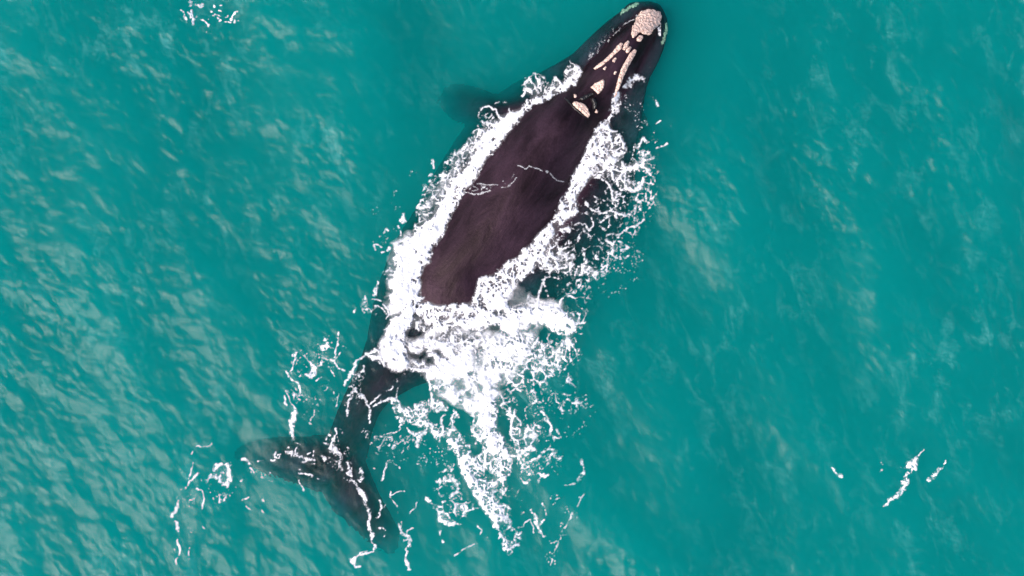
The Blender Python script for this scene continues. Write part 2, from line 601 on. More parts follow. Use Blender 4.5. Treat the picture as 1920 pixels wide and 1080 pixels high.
# tail flukes
blade([((655, 806), (640, 925), -.22, .34), ((612, 812), (600, 922), -.18, .24), ((570, 815), (560, 908), -.20, .17),
       ((530, 815), (520, 896), -.28, .13), ((490, 818), (485, 880), -.68, .10), ((462, 832), (458, 868), -1.2, .08), ((442, 842), (440, 860), -1.2, .06)])
blade([((680, 840), (606, 908), -.22, .34), ((703, 900), (618, 944), -.18, .26), ((722, 938), (648, 976), -.21, .19),
       ((740, 968), (674, 999), -.28, .15), ((753, 994), (692, 1018), -.50, .11), ((755, 1016), (708, 1032), -.85, .08), ((745, 1032), (724, 1038), -.95, .06)])
# flippers
blade([((1000, 160), (985, 262), -.22, .45), ((948, 180), (940, 246), -.18, .30), ((902, 168), (898, 246), -.34, .22),
       ((864, 160), (858, 238), -.58, .17), ((838, 168), (834, 226), -1.0, .12), ((822, 184), (820, 208), -1.5, .07)], droop=0.55)
blade([((1150, 175), (1120, 262), -.30, .45), ((1186, 192), (1152, 266), -.20, .28), ((1210, 220), (1180, 278), -.36, .20), ((1222, 254), (1204, 284), -.9, .12)], droop=0.3)

rough_body = link_mesh('body', bv, bf, M_SKIN)
rm = rough_body.modifiers.new('remesh', 'REMESH')
rm.mode = 'VOXEL'
rm.voxel_size = 0.034
sm = rough_body.modifiers.new('smooth', 'SMOOTH')
sm.factor = 0.5
sm.iterations = 4
dg = bpy.context.evaluated_depsgraph_get()
ev = rough_body.evaluated_get(dg)
me = bpy.data.meshes.new_from_object(ev)
rough_body.modifiers.clear()
rough_body.data = me
me.polygons.foreach_set('use_smooth', [True] * len(me.polygons))
if not me.materials:
    me.materials.append(M_SKIN)
body = rough_body

whale = bpy.data.objects.new('whale', None)
C.objects.link(whale)
whale.empty_display_size = 0.5
body.parent = whale
whale['label'] = 'black right whale swimming at the surface with pale crusty patches on its head'
whale['category'] = 'whale'

bvh = BVHTree.FromObject(body, dg) if False else BVHTree.FromPolygons([tuple(v.co) for v in me.vertices], [tuple(p.vertices) for p in me.polygons])

def body_hit(px, py):
    o = Vector((0, 0, H))
    d = (Vector(at(px, py, 0.0)) - o).normalized()
    loc, nor, i, dist = bvh.ray_cast(o, d)
    return loc, nor

def poly_sdf(x, y, poly):
    """Signed distance to a polygon, positive inside (photo px)."""
    d, _ = seg_dist(x, y, list(poly) + [poly[0]])
    inside = np.zeros(x.shape, bool)
    n = len(poly)
    for i in range(n):
        x1, y1 = poly[i]
        x2, y2 = poly[(i + 1) % n]
        c = ((y1 > y) != (y2 > y)) & (x < (x2 - x1) * (y - y1) / ((y2 - y1) if y2 != y1 else 1e-9) + x1)
        inside ^= c
    return np.where(inside, d, -d)

def z1(pts):
    """Points read off an enlargement of the head (4.5 times, from x = 1000)."""
    return [(1000 + a / 4.5, b / 4.5) for a, b in pts]

def callosity(poly, height=0.05, mat=None, wob=0.42, seed=0, label=None, parent=None, name='callosity'):
    xs = [p[0] for p in poly]
    ys = [p[1] for p in poly]
    step = 0.8
    gx_ = np.arange(min(xs) - 3, max(xs) + 3, step)
    gy_ = np.arange(min(ys) - 3, max(ys) + 3, step)
    x, y = np.meshgrid(gx_, gy_)
    sd = poly_sdf(x, y, poly) + wob * 3.6 * (fbm(x, y, 4.0, 3, 70 + seed) - 0.5)
    crust = fbm(x, y, 2.0, 3, 90 + seed)
    keep = sd > -0.6
    ids = -np.ones(x.shape, int)
    verts = []
    for (r, c) in np.argwhere(keep):
        loc, nor = body_hit(x[r, c], y[r, c])
        if loc is None:
            continue
        s_ = sd[r, c]
        h_ = height * (min(1.0, max(0, s_) / 2.6) ** 0.55) * (0.55 + 0.8 * crust[r, c]) - (0.012 if s_ <= 0.2 else 0)
        ids[r, c] = len(verts)
        verts.append(loc + nor * h_)
    a, b, c, d = ids[:-1, :-1], ids[:-1, 1:], ids[1:, 1:], ids[1:, :-1]
    ok = (a >= 0) & (b >= 0) & (c >= 0) & (d >= 0)
    f = np.stack((a[ok], d[ok], c[ok], b[ok]), -1)
    o = link_mesh(name, [tuple(v) for v in verts], f, mat or M_CALL, parent=parent or whale)
    if label:
        o['label'] = label
    return o

callosity(z1([(885, 130), (930, 95), (1000, 85), (1060, 108), (1078, 150), (1060, 205), (1005, 258), (985, 290), (955, 300), (925, 285), (900, 272), (872, 300), (842, 320), (820, 292), (832, 240), (858, 190)]),
          0.065, wob=1.3, seed=1, label='large pale bonnet on the tip of the snout')
callosity(z1([(868, 325), (890, 298), (918, 300), (926, 322), (902, 352), (872, 346)]), .06, seed=2)
callosity(z1([(768, 368), (795, 342), (812, 350), (802, 390), (772, 426), (752, 416)]), .05, seed=3)
callosity(z1([(784, 412), (815, 392), (830, 402), (806, 442), (786, 450), (778, 436)]), .05, seed=4)
callosity(z1([(738, 362), (760, 366), (744, 408), (700, 452), (640, 506), (582, 556), (522, 590), (508, 578), (560, 538), (620, 488), (676, 432), (712, 385)]), .05, seed=5)
callosity(z1([(848, 415), (870, 424), (860, 458), (830, 512), (795, 570), (772, 620), (748, 680), (722, 740), (690, 818), (676, 814), (690, 760), (704, 700), (728, 620), (744, 570), (786, 500), (812, 450)]), .05, seed=6)
callosity(z1([(698, 482), (708, 494), (684, 528), (664, 520), (674, 496)]), .035, seed=7)
callosity(z1([(608, 556), (622, 566), (604, 592), (584, 584)]), .035, seed=8)
callosity(z1([(690, 594), (706, 604), (692, 634), (674, 628)]), .035, seed=9)
callosity(z1([(484, 738), (520, 702), (590, 666), (602, 690), (592, 742), (562, 782), (545, 795), (515, 765)]), .05, seed=10)
callosity(z1([(328, 872), (350, 858), (402, 866), (440, 884), (470, 938), (478, 970), (460, 992), (420, 962), (380, 926), (336, 892)]), .055, seed=11)
callosity(z1([(342, 796), (362, 794), (370, 812), (356, 828), (340, 820)]), .035, seed=12)
callosity(z1([(530, 918), (550, 934), (538, 958), (516, 948)]), .035, seed=13)
callosity(z1([(736, 130), (748, 90), (800, 55), (850, 28), (892, 34), (870, 60), (820, 78), (780, 104)]), .03, M_LIP, 2.0, 14, label='greenish white lip crust under water')
callosity(z1([(1118, 200), (1140, 245), (1126, 310), (1098, 388), (1080, 365), (1098, 310), (1108, 250)]), .03, M_LIP, 2.0, 15, label='greenish white lip crust under water')
# the paired blowholes: low dark folded ridges between the crusts
callosity(z1([(380, 842), (430, 806), (500, 780), (520, 800), (470, 828), (418, 856)]), .07, M_HOLE, 0.3, 16, name='blowhole')
callosity(z1([(478, 832), (512, 816), (534, 860), (530, 905), (498, 932), (498, 880)]), .07, M_HOLE, 0.3, 17, name='blowhole')
callosity(z1([(262, 822), (300, 852), (350, 905), (420, 968), (470, 1000), (466, 1010), (410, 976), (340, 918), (292, 866), (258, 832)]), .03, M_HOLE, 0.4, 18, name='skin_fold')
# ------------------------------------------------------------------ foam
def foam_material():
    m, n, out = new_mat('sea_foam')
    tr = N(n, 'ShaderNodeBsdfTransparent')
    df = N(n, 'ShaderNodeBsdfDiffuse', Roughness=0.3)
    at_ = N(n, 'ShaderNodeAttribute', attribute_name='cover')
    tc = N(n, 'ShaderNodeTexCoord')
    nz = N(n, 'ShaderNodeTexNoise', Scale=26.0, Detail=3.0, Roughness=0.6)
    n.links.new(tc.outputs['Object'], nz.inputs['Vector'])
    r = N(n, 'ShaderNodeValToRGB')
    r.color_ramp.elements[0].position = 0.25
    r.color_ramp.elements[0].color = (0.62, 0.61, 0.65, 1)
    r.color_ramp.elements[1].position = 0.65
    r.color_ramp.elements[1].color = (0.90, 0.88, 0.91, 1)
    n.links.new(nz.outputs['Fac'], r.inputs[0])
    n.links.new(r.outputs[0], df.inputs['Color'])
    b = N(n, 'ShaderNodeBump', Strength=0.5, Distance=0.02)
    n.links.new(nz.outputs['Fac'], b.inputs['Height'])
    n.links.new(b.outputs[0], df.inputs['Normal'])
    mx = N(n, 'ShaderNodeMixShader')
    n.links.new(at_.outputs['Fac'], mx.inputs[0])
    n.links.new(tr.outputs[0], mx.inputs[1])
    n.links.new(df.outputs[0], mx.inputs[2])
    n.links.new(mx.outputs[0], out.inputs['Surface'])
    return m

M_FOAM = foam_material()

def body_height(px, py):
    """Height of the whale's skin under a grid of photo pixels (interpolated from a coarse grid of rays)."""
    st = 4.0
    x0, y0 = px.min() - 8, py.min() - 8
    nxg, nyg = int((px.max() + 8 - x0) / st) + 2, int((py.max() + 8 - y0) / st) + 2
    g = np.full((nyg, nxg), -9.0)
    for r in range(nyg):
        for c in range(nxg):
            loc, nor = body_hit(x0 + c * st, y0 + r * st)
            if loc is not None:
                g[r, c] = loc.z
    u, v = (px - x0) / st, (py - y0) / st
    ui, vi = u.astype(int), v.astype(int)
    fx, fy = u - ui, v - vi
    return (g[vi, ui] * (1 - fx) + g[vi, ui + 1] * fx) * (1 - fy) + (g[vi + 1, ui] * (1 - fx) + g[vi + 1, ui + 1] * fx) * fy

def blur(f, sig):
    py_, px_ = int(sig * 4), int(sig * 4)
    g = np.pad(f, ((py_, py_), (px_, px_)), mode='edge')
    ky = np.fft.fftfreq(g.shape[0])[:, None]
    kx = np.fft.rfftfreq(g.shape[1])[None, :]
    g = np.fft.irfft2(np.fft.rfft2(g) * np.exp(-2 * (np.pi * sig) ** 2 * (kx ** 2 + ky ** 2)), g.shape)
    return g[py_:-py_, px_:-px_]

class Foam:
    def __init__(self, x0, y0, x1, y1, step=1.0, seed=0, fineness=1.0):
        self.fineness = fineness
        self.x, self.y = np.meshgrid(np.arange(x0, x1, step), np.arange(y0, y1, step))
        x, y = self.x, self.y
        self.seed = seed
        wx = fbm(x, y, 26, 3, 210 + seed) - 0.5
        wy = fbm(x, y, 26, 3, 230 + seed) - 0.5
        fx = fbm(x, y, 7, 3, 250 + seed) - 0.5
        fy = fbm(x, y, 7, 3, 270 + seed) - 0.5
        self.xs, self.ys = x + 10 * wx + 5 * fx, y + 10 * wy + 5 * fy       # frayed coordinates for strands
        xl, yl = x + 16 * wx + 2.6 * fx, y + 16 * wy + 2.6 * fy
        f1, f2, v1 = worley(xl * 1.15, yl * 0.9, 18, seed)
        r1 = f2 - f1
        f1b, f2b, v2 = worley(xl * 1.1 + 2 * fx, yl * 0.95, 8.0, seed + 1)
        r2 = f2b - f1b
        big = np.clip(1 - r1 / 0.75, 0, 1)
        small = np.clip(1 - r2 / 0.8, 0, 1)
        mixer = smooth(0.38, 0.62, fbm(x, y, 34, 2, 290 + seed))
        f1c, f2c, v3 = worley(xl + 1.5 * fy, yl + 1.5 * fx, 4.2, seed + 2)
        tiny = np.clip(1 - (f2c - f1c) / 0.85, 0, 1)
        self.fine = fbm(x, y, 5, 3, 330 + seed)
        self.tone = np.clip(0.10 + 1.75 * fbm(x, y, 8, 3, 510 + seed), 0.15, 1.25)
        self.mid = fbm(x, y, 13, 3, 530 + seed) - 0.5
        Q = np.maximum(np.maximum(big * (0.85 + 0.25 * v1), small * (0.45 + 0.55 * mixer)), tiny * (0.38 + 0.50 * (1 - mixer)))
        Q = Q + 0.45 * (self.fine - 0.5) + 0.30 * (fbm(x, y, 2.6, 2, 450 + seed) - 0.5)
        srt = np.sort(Q.ravel()[::7])
        self.Q = np.interp(Q, srt, np.linspace(0, 1, len(srt)))
        self.pores = smooth(0.06, 0.30, f2c - f1c) * smooth(0.30, 0.55, fbm(x, y, 12, 2, 430 + seed))
        self.fray = 4.2 * (fbm(x, y, 2.6, 2, 450 + seed) - 0.5)
        self.clump = fbm(x, y, 30, 3, 310 + seed) - 0.5
        self.speck = np.maximum((1 - smooth(0.04, 0.26, f1b)) * (v2 > 0.62), (1 - smooth(0.05, 0.34, f1c)) * (v3 > 0.72) * 0.8)
        self.grain = fbm(x * 0.9 + y * 0.5, (y - x * 0.5) * 0.45, 9, 4, 490 + seed, 0.6)
        self.E = np.zeros(x.shape, np.float32)      # how much of the surface the lace covers
        self.A = np.zeros(x.shape, np.float32)      # strands and mist, taken as they are
        self.sub = np.zeros(x.shape, np.float32)
        self.P = np.zeros(x.shape, np.float32)      # chance of single flecks

    def _box(self, pts, pad):
        x, y = self.x, self.y
        px = [p[0] for p in pts]
        py = [p[1] for p in pts]
        st = x[0, 1] - x[0, 0]
        c0 = max(0, int((min(px) - pad - x[0, 0]) / st)); c1 = int((max(px) + pad - x[0, 0]) / st) + 1
        r0 = max(0, int((min(py) - pad - y[0, 0]) / st)); r1 = int((max(py) + pad - y[0, 0]) / st) + 1
        return (slice(r0, max(r0, r1)), slice(c0, max(c0, c1)))

    def poly(self, pts, e, soft=8, tgt='E'):
        b = self._box(pts, 40)
        if self.x[b].size == 0:
            return
        sd = poly_sdf(self.xs[b], self.ys[b], pts)
        v = e * smooth(-soft, soft, sd)
        T = getattr(self, tgt)
        T[b] = np.maximum(T[b], v)

    def band(self, pts, w, e, tgt='E', soft=0.8):
        b = self._box(pts, 40 + w)
        if self.x[b].size == 0:
            return
        d, _ = seg_dist(self.xs[b], self.ys[b], pts)
        v = e * (1 - smooth(w * (1 - soft), w * (1 + soft), d))
        T = getattr(self, tgt)
        T[b] = np.maximum(T[b], v)

    def strand(self, pts, w, a=1.0, broken=0.42, halo=True):
        """One thread of foam, frayed along its length and here and there broken."""
        w = w * 0.30 * self.fineness
        b = self._box(pts, 30 + w)
        if self.x[b].size == 0:
            return
        d, _ = seg_dist(self.xs[b], self.ys[b], pts)
        d = d + self.fray[b] * min(1.0, w * 0.5)
        ww = w * np.clip(0.10 + 1.9 * self.fine[b] + 1.4 * self.clump[b], 0.05, 3)
        v = a * np.clip(0.05 + 1.05 * self.tone[b], 0, 1) * (1 - smooth(ww * 0.30, ww * 1.1 + 0.55, d)) * (1 - 0.55 * self.pores[b] * (w > 1.8))
        gap = smooth(broken - 0.12, broken + 0.06, fbm(self.x[b], self.y[b], 9, 2, 410 + self.seed) * 0.9 + 0.05)
        self.A[b] = np.maximum(self.A[b], v * gap)
        if halo and w > 1.5:
            self.E[b] = np.maximum(self.E[b], a * (0.58 * (1 - smooth(w * 0.9, w * 2.8, d)) * (0.3 + 0.7 * gap) + 0.12 * (1 - smooth(w * 1.5, w * 4.5, d))))
            self.P[b] = np.maximum(self.P[b], 0.36 * (1 - smooth(w * 1.5, w * 5.0 + 4, d)))

    def hole(self, pts, s, soft=5):
        b = self._box(pts, 30)
        sd = poly_sdf(self.xs[b], self.ys[b], pts)
        self.sub[b] = np.maximum(self.sub[b], s * smooth(-soft, soft, sd))

    def spot(self, px, py, r, e, tgt='E', soft=0.8):
        self.band([(px, py), (px + .1, py)], r, e, tgt, soft)

    def mist(self, pts, a, soft=14, size=26):
        b = self._box(pts, 50)
        sd = poly_sdf(self.xs[b], self.ys[b], pts)
        c = fbm(self.xs[b] * 0.8 + self.ys[b] * 0.3, self.ys[b], size, 5, 350 + self.seed, 0.58)
        v = smooth(-soft, soft, sd) * a * (0.42 + 0.85 * smooth(0.36, 0.62, c)) * (0.78 + 0.55 * self.fine[b])
        self.A[b] = np.maximum(self.A[b], np.clip(v, 0, 1))

    def build(self, name, label, lift=0.012, swell=0.05, category='foam', group=None, veil=0.30):
        E = self.E - self.sub
        Ee = E + (1.0 * self.clump + 0.8 * self.mid) * np.clip(E * 2.2, 0, 1) * np.clip(1.25 - E, 0, 1) + 0.10 * (self.fine - 0.5) - 0.50 * smooth(0.55, 0.75, self.grain) * smooth(0.8, 1.0, E)
        thr = 1 - Ee
        hard = smooth(0.65, 1.0, E)
        u = self.Q + 0.06 * (self.fine - 0.5) - thr
        lace = 0.42 * smooth(-0.06, 0.22, u) + 0.58 * smooth(0.06 - 0.10 * hard, 0.34 - 0.26 * hard, u)
        lace = lace * smooth(0.02, 0.10, E) * np.clip(self.tone + 0.8 * hard, 0, 1)
        fleck = self.speck * smooth(0.46, 0.56, self.P + (fbm(self.x, self.y, 18, 2, 370 + self.seed) - 0.5) * 0.9)
        a = np.maximum(np.maximum(lace, self.A * np.clip(1 - self.sub, 0, 1)), fleck * 0.95)
        a = blur(np.clip(a, 0, 1) ** 1.75, 0.6)       # thin foam lets most of the water show
        if veil > 0:        # milky bubbles between the threads
            soft = blur(a, 6.0)
            a = np.maximum(a, veil * smooth(0.10, 0.75, soft) * np.clip(0.15 + 1.6 * (fbm(self.x, self.y, 10, 4, 550 + self.seed) - 0.15), 0, 1))
        a[a < 0.03] = 0
        full = blur(np.clip(np.maximum(E, self.A), 0, 1.2), 7.0)
        k = a > 0
        kk = k.copy()
        kk[1:, :] |= k[:-1, :]; kk[:-1, :] |= k[1:, :]; kk[:, 1:] |= k[:, :-1]; kk[:, :-1] |= k[:, 1:]
        z = np.zeros(a.shape)
        wxy = at(0, 0)
        kz = S
        zz = np.zeros(a.shape)
        for _ in range(2):
            f = S * (H - zz) / H
            wx, wy = (self.x - W0 / 2) * f, (H0 / 2 - self.y) * f
            if _ == 0:
                bz = body_height(self.x, self.y)
            ws = wave(wx, wy)
            zz = np.maximum(ws, bz) + lift + swell * np.clip(full - 0.3, 0, 1) * (0.3 + 1.1 * fbm(self.x, self.y, 11, 3, 390 + self.seed)) * a + 0.015 * a * self.fine
        f = S * (H - zz) / H
        wx, wy = (self.x - W0 / 2) * f, (H0 / 2 - self.y) * f
        ids = -np.ones(a.shape, np.int64)
        quad = kk[:-1, :-1] & kk[:-1, 1:] & kk[1:, 1:] & kk[1:, :-1] & (k[:-1, :-1] | k[:-1, 1:] | k[1:, 1:] | k[1:, :-1])
        use = np.zeros(a.shape, bool)
        use[:-1, :-1] |= quad; use[:-1, 1:] |= quad; use[1:, 1:] |= quad; use[1:, :-1] |= quad
        ids[use] = np.arange(use.sum())
        F_ = np.stack((ids[1:, :-1][quad], ids[1:, 1:][quad], ids[:-1, 1:][quad], ids[:-1, :-1][quad]), -1)
        o = link_mesh(name, np.stack((wx[use], wy[use], zz[use]), -1), F_, M_FOAM)
        attr(o, 'cover', a[use])
        o['kind'] = 'stuff'
        o['label'] = label
        o['category'] = category
        if group:
            o['group'] = group
        return o

def zz(x0, y0, k, pts):
    return [(x0 + a / k, y0 + b / k) for a, b in pts]

# ---- the churned wake round and behind the whale
f = Foam(640, 100, 1270, 1080, 1.0, 0)
LEFT_EDGE = [(1062, 169), (1028, 184), (988, 204), (976, 221), (958, 239), (944, 263), (904, 305), (896, 323), (869, 358), (849, 397), (834, 431), (831, 442), (812, 465), (807, 494), (792, 502), (787, 520), (787, 552), (794, 562), (786, 572)]
f.poly(LEFT_EDGE + [(778, 588), (772, 608), (763, 626), (758, 655), (762, 672), (772, 690), (752, 695), (740, 692), (727, 680), (718, 666), (721, 645), (720, 627), (735, 603), (752, 588), (740, 576), (731, 558), (734, 540), (736, 520), (743, 500), (739, 482), (741, 462), (762, 450), (777, 430), (813, 405), (829, 375), (852, 335), (872, 315), (888, 284), (888, 268), (904, 250), (922, 236), (948, 218), (976, 202), (1012, 180)], 1.22, 8)
f.poly([(1064, 168), (1084, 126), (1074, 112), (1060, 120), (1056, 140), (1040, 143), (1032, 160), (1020, 178)], .66, 6)
f.spot(1076, 128, 6, .95); f.band([(1082, 135), (1070, 155), (1050, 168)], 7, 1.05)
# lace outside the dense left band
f.poly([(1012, 178), (985, 178), (977, 168), (985, 150), (1005, 138), (1020, 142), (1030, 160)], .40, 8)
f.strand([(978, 180), (985, 170), (996, 172)], 6); f.strand([(985, 158), (1000, 142), (1015, 140)], 6); f.strand([(998, 158), (1004, 166), (1012, 172)], 5); f.strand([(1016, 152), (1022, 160), (1024, 172)], 4)
f.strand([(924, 194), (935, 190), (950, 192), (957, 212)], 3.5, .9); f.strand([(896, 212), (905, 204), (916, 200), (930, 208), (938, 222)], 5); f.strand([(900, 205), (895, 218), (905, 228)], 4, .8)
f.poly([(938, 236), (925, 215), (905, 212), (893, 225), (886, 245), (872, 270), (862, 285), (840, 290), (832, 315), (808, 333), (794, 352), (792, 372), (782, 388), (778, 424), (815, 405), (855, 335), (890, 285)], .50, 6)
f.band([(888, 250), (866, 282), (850, 285), (835, 305), (836, 318)], 5, .62)
f.band([(812, 333), (795, 355), (793, 372), (785, 388)], 5, .55)
f.mist([(900, 240), (880, 290), (850, 340), (815, 400), (778, 428), (795, 385), (820, 340), (850, 300), (875, 265)], .32, 8, 14)
f.mist([(780, 425), (735, 455), (728, 520), (722, 580), (740, 600), (780, 560), (790, 480), (830, 430)], .75, 9, 16)
f.mist([(740, 600), (712, 640), (710, 680), (735, 700), (770, 690), (765, 610)], .7, 7, 14)
# the swash over the back
f.poly([(785, 573), (800, 571), (812, 577), (837, 571), (853, 564), (867, 572), (884, 577), (888, 555), (893, 537), (900, 521), (925, 517), (940, 504), (952, 490), (977, 477), (977, 466), (1004, 452), (1025, 427), (1043, 403), (1058, 366), (1078, 327), (1093, 299), (1109, 262), (1124, 246), (1145, 226), (1153, 250), (1148, 270), (1130, 300), (1108, 325), (1098, 345), (1080, 372), (1066, 408), (1052, 425), (1030, 455), (1005, 500), (975, 530), (950, 560), (940, 600), (900, 620), (860, 612), (800, 625), (775, 620)], .86, 4)
f.poly([(786, 572), (812, 577), (837, 571), (853, 564), (867, 572), (884, 577), (884, 590), (860, 598), (820, 605), (795, 620), (776, 620), (774, 592)], .86, 3)
f.band([(786, 574), (812, 580), (837, 575), (853, 568), (867, 576), (886, 580), (890, 555), (896, 540), (903, 524), (927, 520), (943, 507), (955, 493), (979, 480), (1006, 456), (1027, 430), (1046, 406), (1061, 368), (1081, 330), (1096, 301), (1113, 264), (1128, 247)], 5, 1.05)
f.hole([(771, 590), (776, 586), (800, 604), (808, 612), (795, 612)], .55, 4)
f.hole([(768, 606), (774, 605), (778, 615), (772, 616)], .6, 3)
f.hole([(760, 622), (790, 618), (795, 632), (772, 636)], .4, 5)
# the white core
f.poly([(886, 590), (905, 574), (930, 548), (955, 520), (978, 502), (984, 500), (960, 532), (946, 556), (960, 574), (1000, 578), (1040, 576), (1056, 578), (1074, 596), (1084, 616), (1070, 628), (1045, 622), (1015, 608), (985, 610), (955, 620), (930, 612), (905, 616), (880, 606), (840, 616), (808, 626), (806, 612), (850, 600)], 1.14, 8)
f.poly([(800, 688), (850, 676), (880, 692), (862, 704), (838, 712), (812, 704)], 1.05, 8)
f.poly([(915, 650), (950, 640), (930, 680), (918, 720), (934, 760), (946, 792), (938, 806), (950, 832), (955, 858), (932, 862), (912, 838), (903, 812), (892, 790), (884, 768), (900, 742), (906, 715), (900, 690)], 1.06, 9)
f.poly([(780, 640), (840, 625), (900, 630), (985, 620), (1000, 650), (965, 690), (935, 720), (900, 700), (862, 705), (815, 690), (790, 672)], .80, 14)
f.poly([(808, 715), (850, 708), (905, 720), (900, 765), (870, 765), (840, 745), (815, 732)], .62, 10)
f.mist([(762, 640), (800, 622), (860, 612), (960, 590), (1020, 600), (1000, 650), (965, 700), (940, 740), (900, 775), (860, 760), (822, 742), (804, 716), (800, 702), (768, 690)], .80, 10, 22)
f.mist([(870, 620), (930, 615), (960, 650), (930, 710), (900, 690), (880, 660)], .62, 10, 40)
f.mist([(810, 710), (850, 705), (905, 715), (925, 760), (890, 775), (850, 760), (822, 742)], .72, 8, 34)
f.mist([(960, 520), (1000, 560), (1050, 565), (1055, 585), (960, 600), (930, 580)], .7, 10, 22)
f.hole([(916, 588), (928, 582), (945, 584), (950, 596), (936, 598)], .8, 5)
f.hole([(915, 612), (935, 608), (938, 622), (920, 630)], .55, 7)
f.poly([(764, 640), (800, 632), (850, 640), (870, 665), (850, 690), (800, 690), (770, 685)], .78, 10)
f.hole([(762, 656), (785, 660), (800, 652), (806, 668), (790, 676), (770, 672)], .85, 5)
f.hole([(810, 650), (826, 654), (838, 668), (822, 668)], .8, 5)
f.hole([(798, 668), (814, 668), (817, 684), (804, 686)], .85, 5)
f.hole([(884, 650), (905, 655), (912, 690), (890, 690)], .45, 9)
f.hole([(846, 708), (868, 710), (872, 728), (856, 732)], .6, 7)
f.hole([(890, 716), (905, 720), (910, 738), (896, 736)], .6, 6)
f.band([(758, 690), (790, 694), (830, 690), (858, 700), (890, 708)], 5, .85)
f.band([(803, 702), (806, 720), (808, 745), (804, 752)], 2.6, 1.0)
# right flank
f.poly([(1125, 250), (1150, 240), (1162, 262), (1168, 285), (1160, 310), (1190, 330), (1200, 352), (1160, 345), (1120, 328), (1085, 332), (1095, 300)], .70, 8)
f.band([(1100, 312), (1130, 300), (1155, 302), (1175, 315), (1195, 320)], 7, .85); f.band([(1150, 250), (1166, 268), (1168, 285), (1155, 292)], 5, .9)
f.band([(1080, 330), (1110, 325), (1124, 330)], 7, .92)
f.poly([(1160, 268), (1200, 262), (1240, 290), (1226, 330), (1232, 372), (1214, 405), (1206, 432), (1190, 448), (1202, 485), (1176, 482), (1130, 520), (1120, 552), (1104, 590), (1060, 580), (1040, 545), (1000, 500), (1010, 465), (1050, 430), (1080, 380), (1140, 372), (1150, 330), (1200, 330)], .36, 14)
f.poly([(975, 470), (1010, 455), (1040, 470), (1070, 490), (1050, 505), (1010, 505), (980, 520)], .72, 9)
f.strand([(1010, 502), (1040, 505), (1058, 500), (1075, 490), (1072, 478)], 9, 1, .1)
f.strand([(1095, 478), (1100, 490), (1094, 508), (1106, 505), (1120, 512)], 9, 1, .15)
f.strand([(1136, 490), (1142, 475), (1150, 480), (1160, 478), (1172, 484), (1182, 480)], 4); f.spot(1147, 473, 7, .95)
f.strand([(1174, 352), (1186, 355), (1200, 350), (1207, 335)], 10, 1, .1); f.strand([(1172, 350), (1172, 338), (1180, 330)], 5)
f.strand([(1130, 336), (1142, 346), (1150, 356), (1153, 372), (1160, 378)], 5, 1, .2); f.strand([(1140, 352), (1137, 364)], 4); f.strand([(1100, 340), (1094, 350), (1090, 362)], 3)
f.strand([(1108, 348), (1118, 344)], 4); f.strand([(1115, 368), (1125, 374), (1136, 376)], 4)
f.strand([(1100, 380), (1112, 392), (1128, 398), (1150, 398), (1178, 402)], 6, 1, .15); f.strand([(1108, 408), (1112, 425), (1106, 432), (1095, 425), (1075, 420)], 5, 1, .15)
f.strand([(1160, 440), (1180, 428), (1200, 424), (1208, 412)], 6, 1, .2); f.strand([(1212, 290), (1226, 280), (1242, 276), (1252, 270)], 5)
f.strand([(1200, 305), (1212, 300), (1226, 296)], 8, 1, .2); f.strand([(1190, 270), (1196, 285), (1200, 262)], 4); f.spot(1204, 262, 5, 1)
f.band([(1052, 398), (1070, 396), (1080, 392)], 9, 1.1); f.band([(1040, 410), (1030, 430), (1050, 430), (1068, 432)], 5, .9)
f.hole([(1104, 340), (1120, 333), (1136, 345), (1138, 366), (1118, 364), (1096, 374), (1088, 366)], .5, 5)
f.hole([(1064, 408), (1085, 402), (1104, 406), (1106, 424), (1090, 428), (1070, 420)], .32, 6)
f.hole([(1036, 420), (1046, 412), (1050, 430), (1044, 438)], .8, 3)
f.hole([(1055, 430), (1080, 432), (1082, 448), (1060, 450)], .3, 5); f.hole([(1076, 460), (1096, 440), (1108, 455), (1090, 468)], .3, 5); f.hole([(1110, 430), (1126, 424), (1140, 440), (1120, 446)], .3, 5)
f.hole([(1000, 520), (1040, 512), (1080, 520), (1084, 540), (1050, 548), (1010, 540)], .2, 8)
f.strand([(1003, 575), (1010, 555), (1018, 530), (1022, 522)], 6, 1, .15); f.strand([(1018, 528), (1030, 545), (1028, 555)], 4); f.strand([(1060, 550), (1075, 545), (1088, 535)], 4); f.strand([(1048, 572), (1056, 555), (1070, 552), (1082, 560)], 5)
# lace right of and below the core
f.poly([(930, 700), (975, 640), (1000, 625), (1040, 632), (1085, 622), (1082, 660), (1050, 690), (1030, 715), (1022, 765), (1012, 800), (1004, 846), (970, 866), (955, 852), (948, 800), (934, 760)], .64, 10)
f.poly([(1060, 575), (1098, 590), (1092, 620), (1102, 660), (1086, 684), (1066, 692), (1082, 722), (1062, 730), (1040, 712), (1035, 700), (1060, 680), (1080, 640), (1085, 610)], .46, 8)
f.hole([(956, 742), (968, 730), (984, 738), (986, 760), (968, 768), (954, 762)], .5, 4)
f.hole([(982, 772), (1000, 770), (1006, 786), (988, 792)], .45, 4); f.hole([(982, 700), (998, 692), (1000, 712), (984, 712)], .5, 4); f.hole([(936, 722), (952, 722), (954, 738), (938, 738)], .5, 4); f.hole([(1000, 720), (1010, 726), (1014, 740), (1002, 732)], .5, 3)
f.hole([(980, 616), (1005, 612), (1022, 616), (1026, 640), (1015, 640), (1000, 624)], .5, 5); f.hole([(1046, 632), (1060, 628), (1060, 636), (1048, 640)], .8, 2); f.hole([(1034, 648), (1042, 644), (1040, 654)], .8, 2); f.hole([(1064, 608), (1070, 614), (1071, 622), (1066, 616)], .8, 2); f.hole([(1048, 622), (1060, 617), (1058, 624)], .8, 2)
f.hole([(928, 776), (942, 772), (952, 782), (948, 806), (934, 808), (930, 796)], .8, 5); f.hole([(972, 800), (980, 796), (984, 815), (978, 818)], .5, 3)
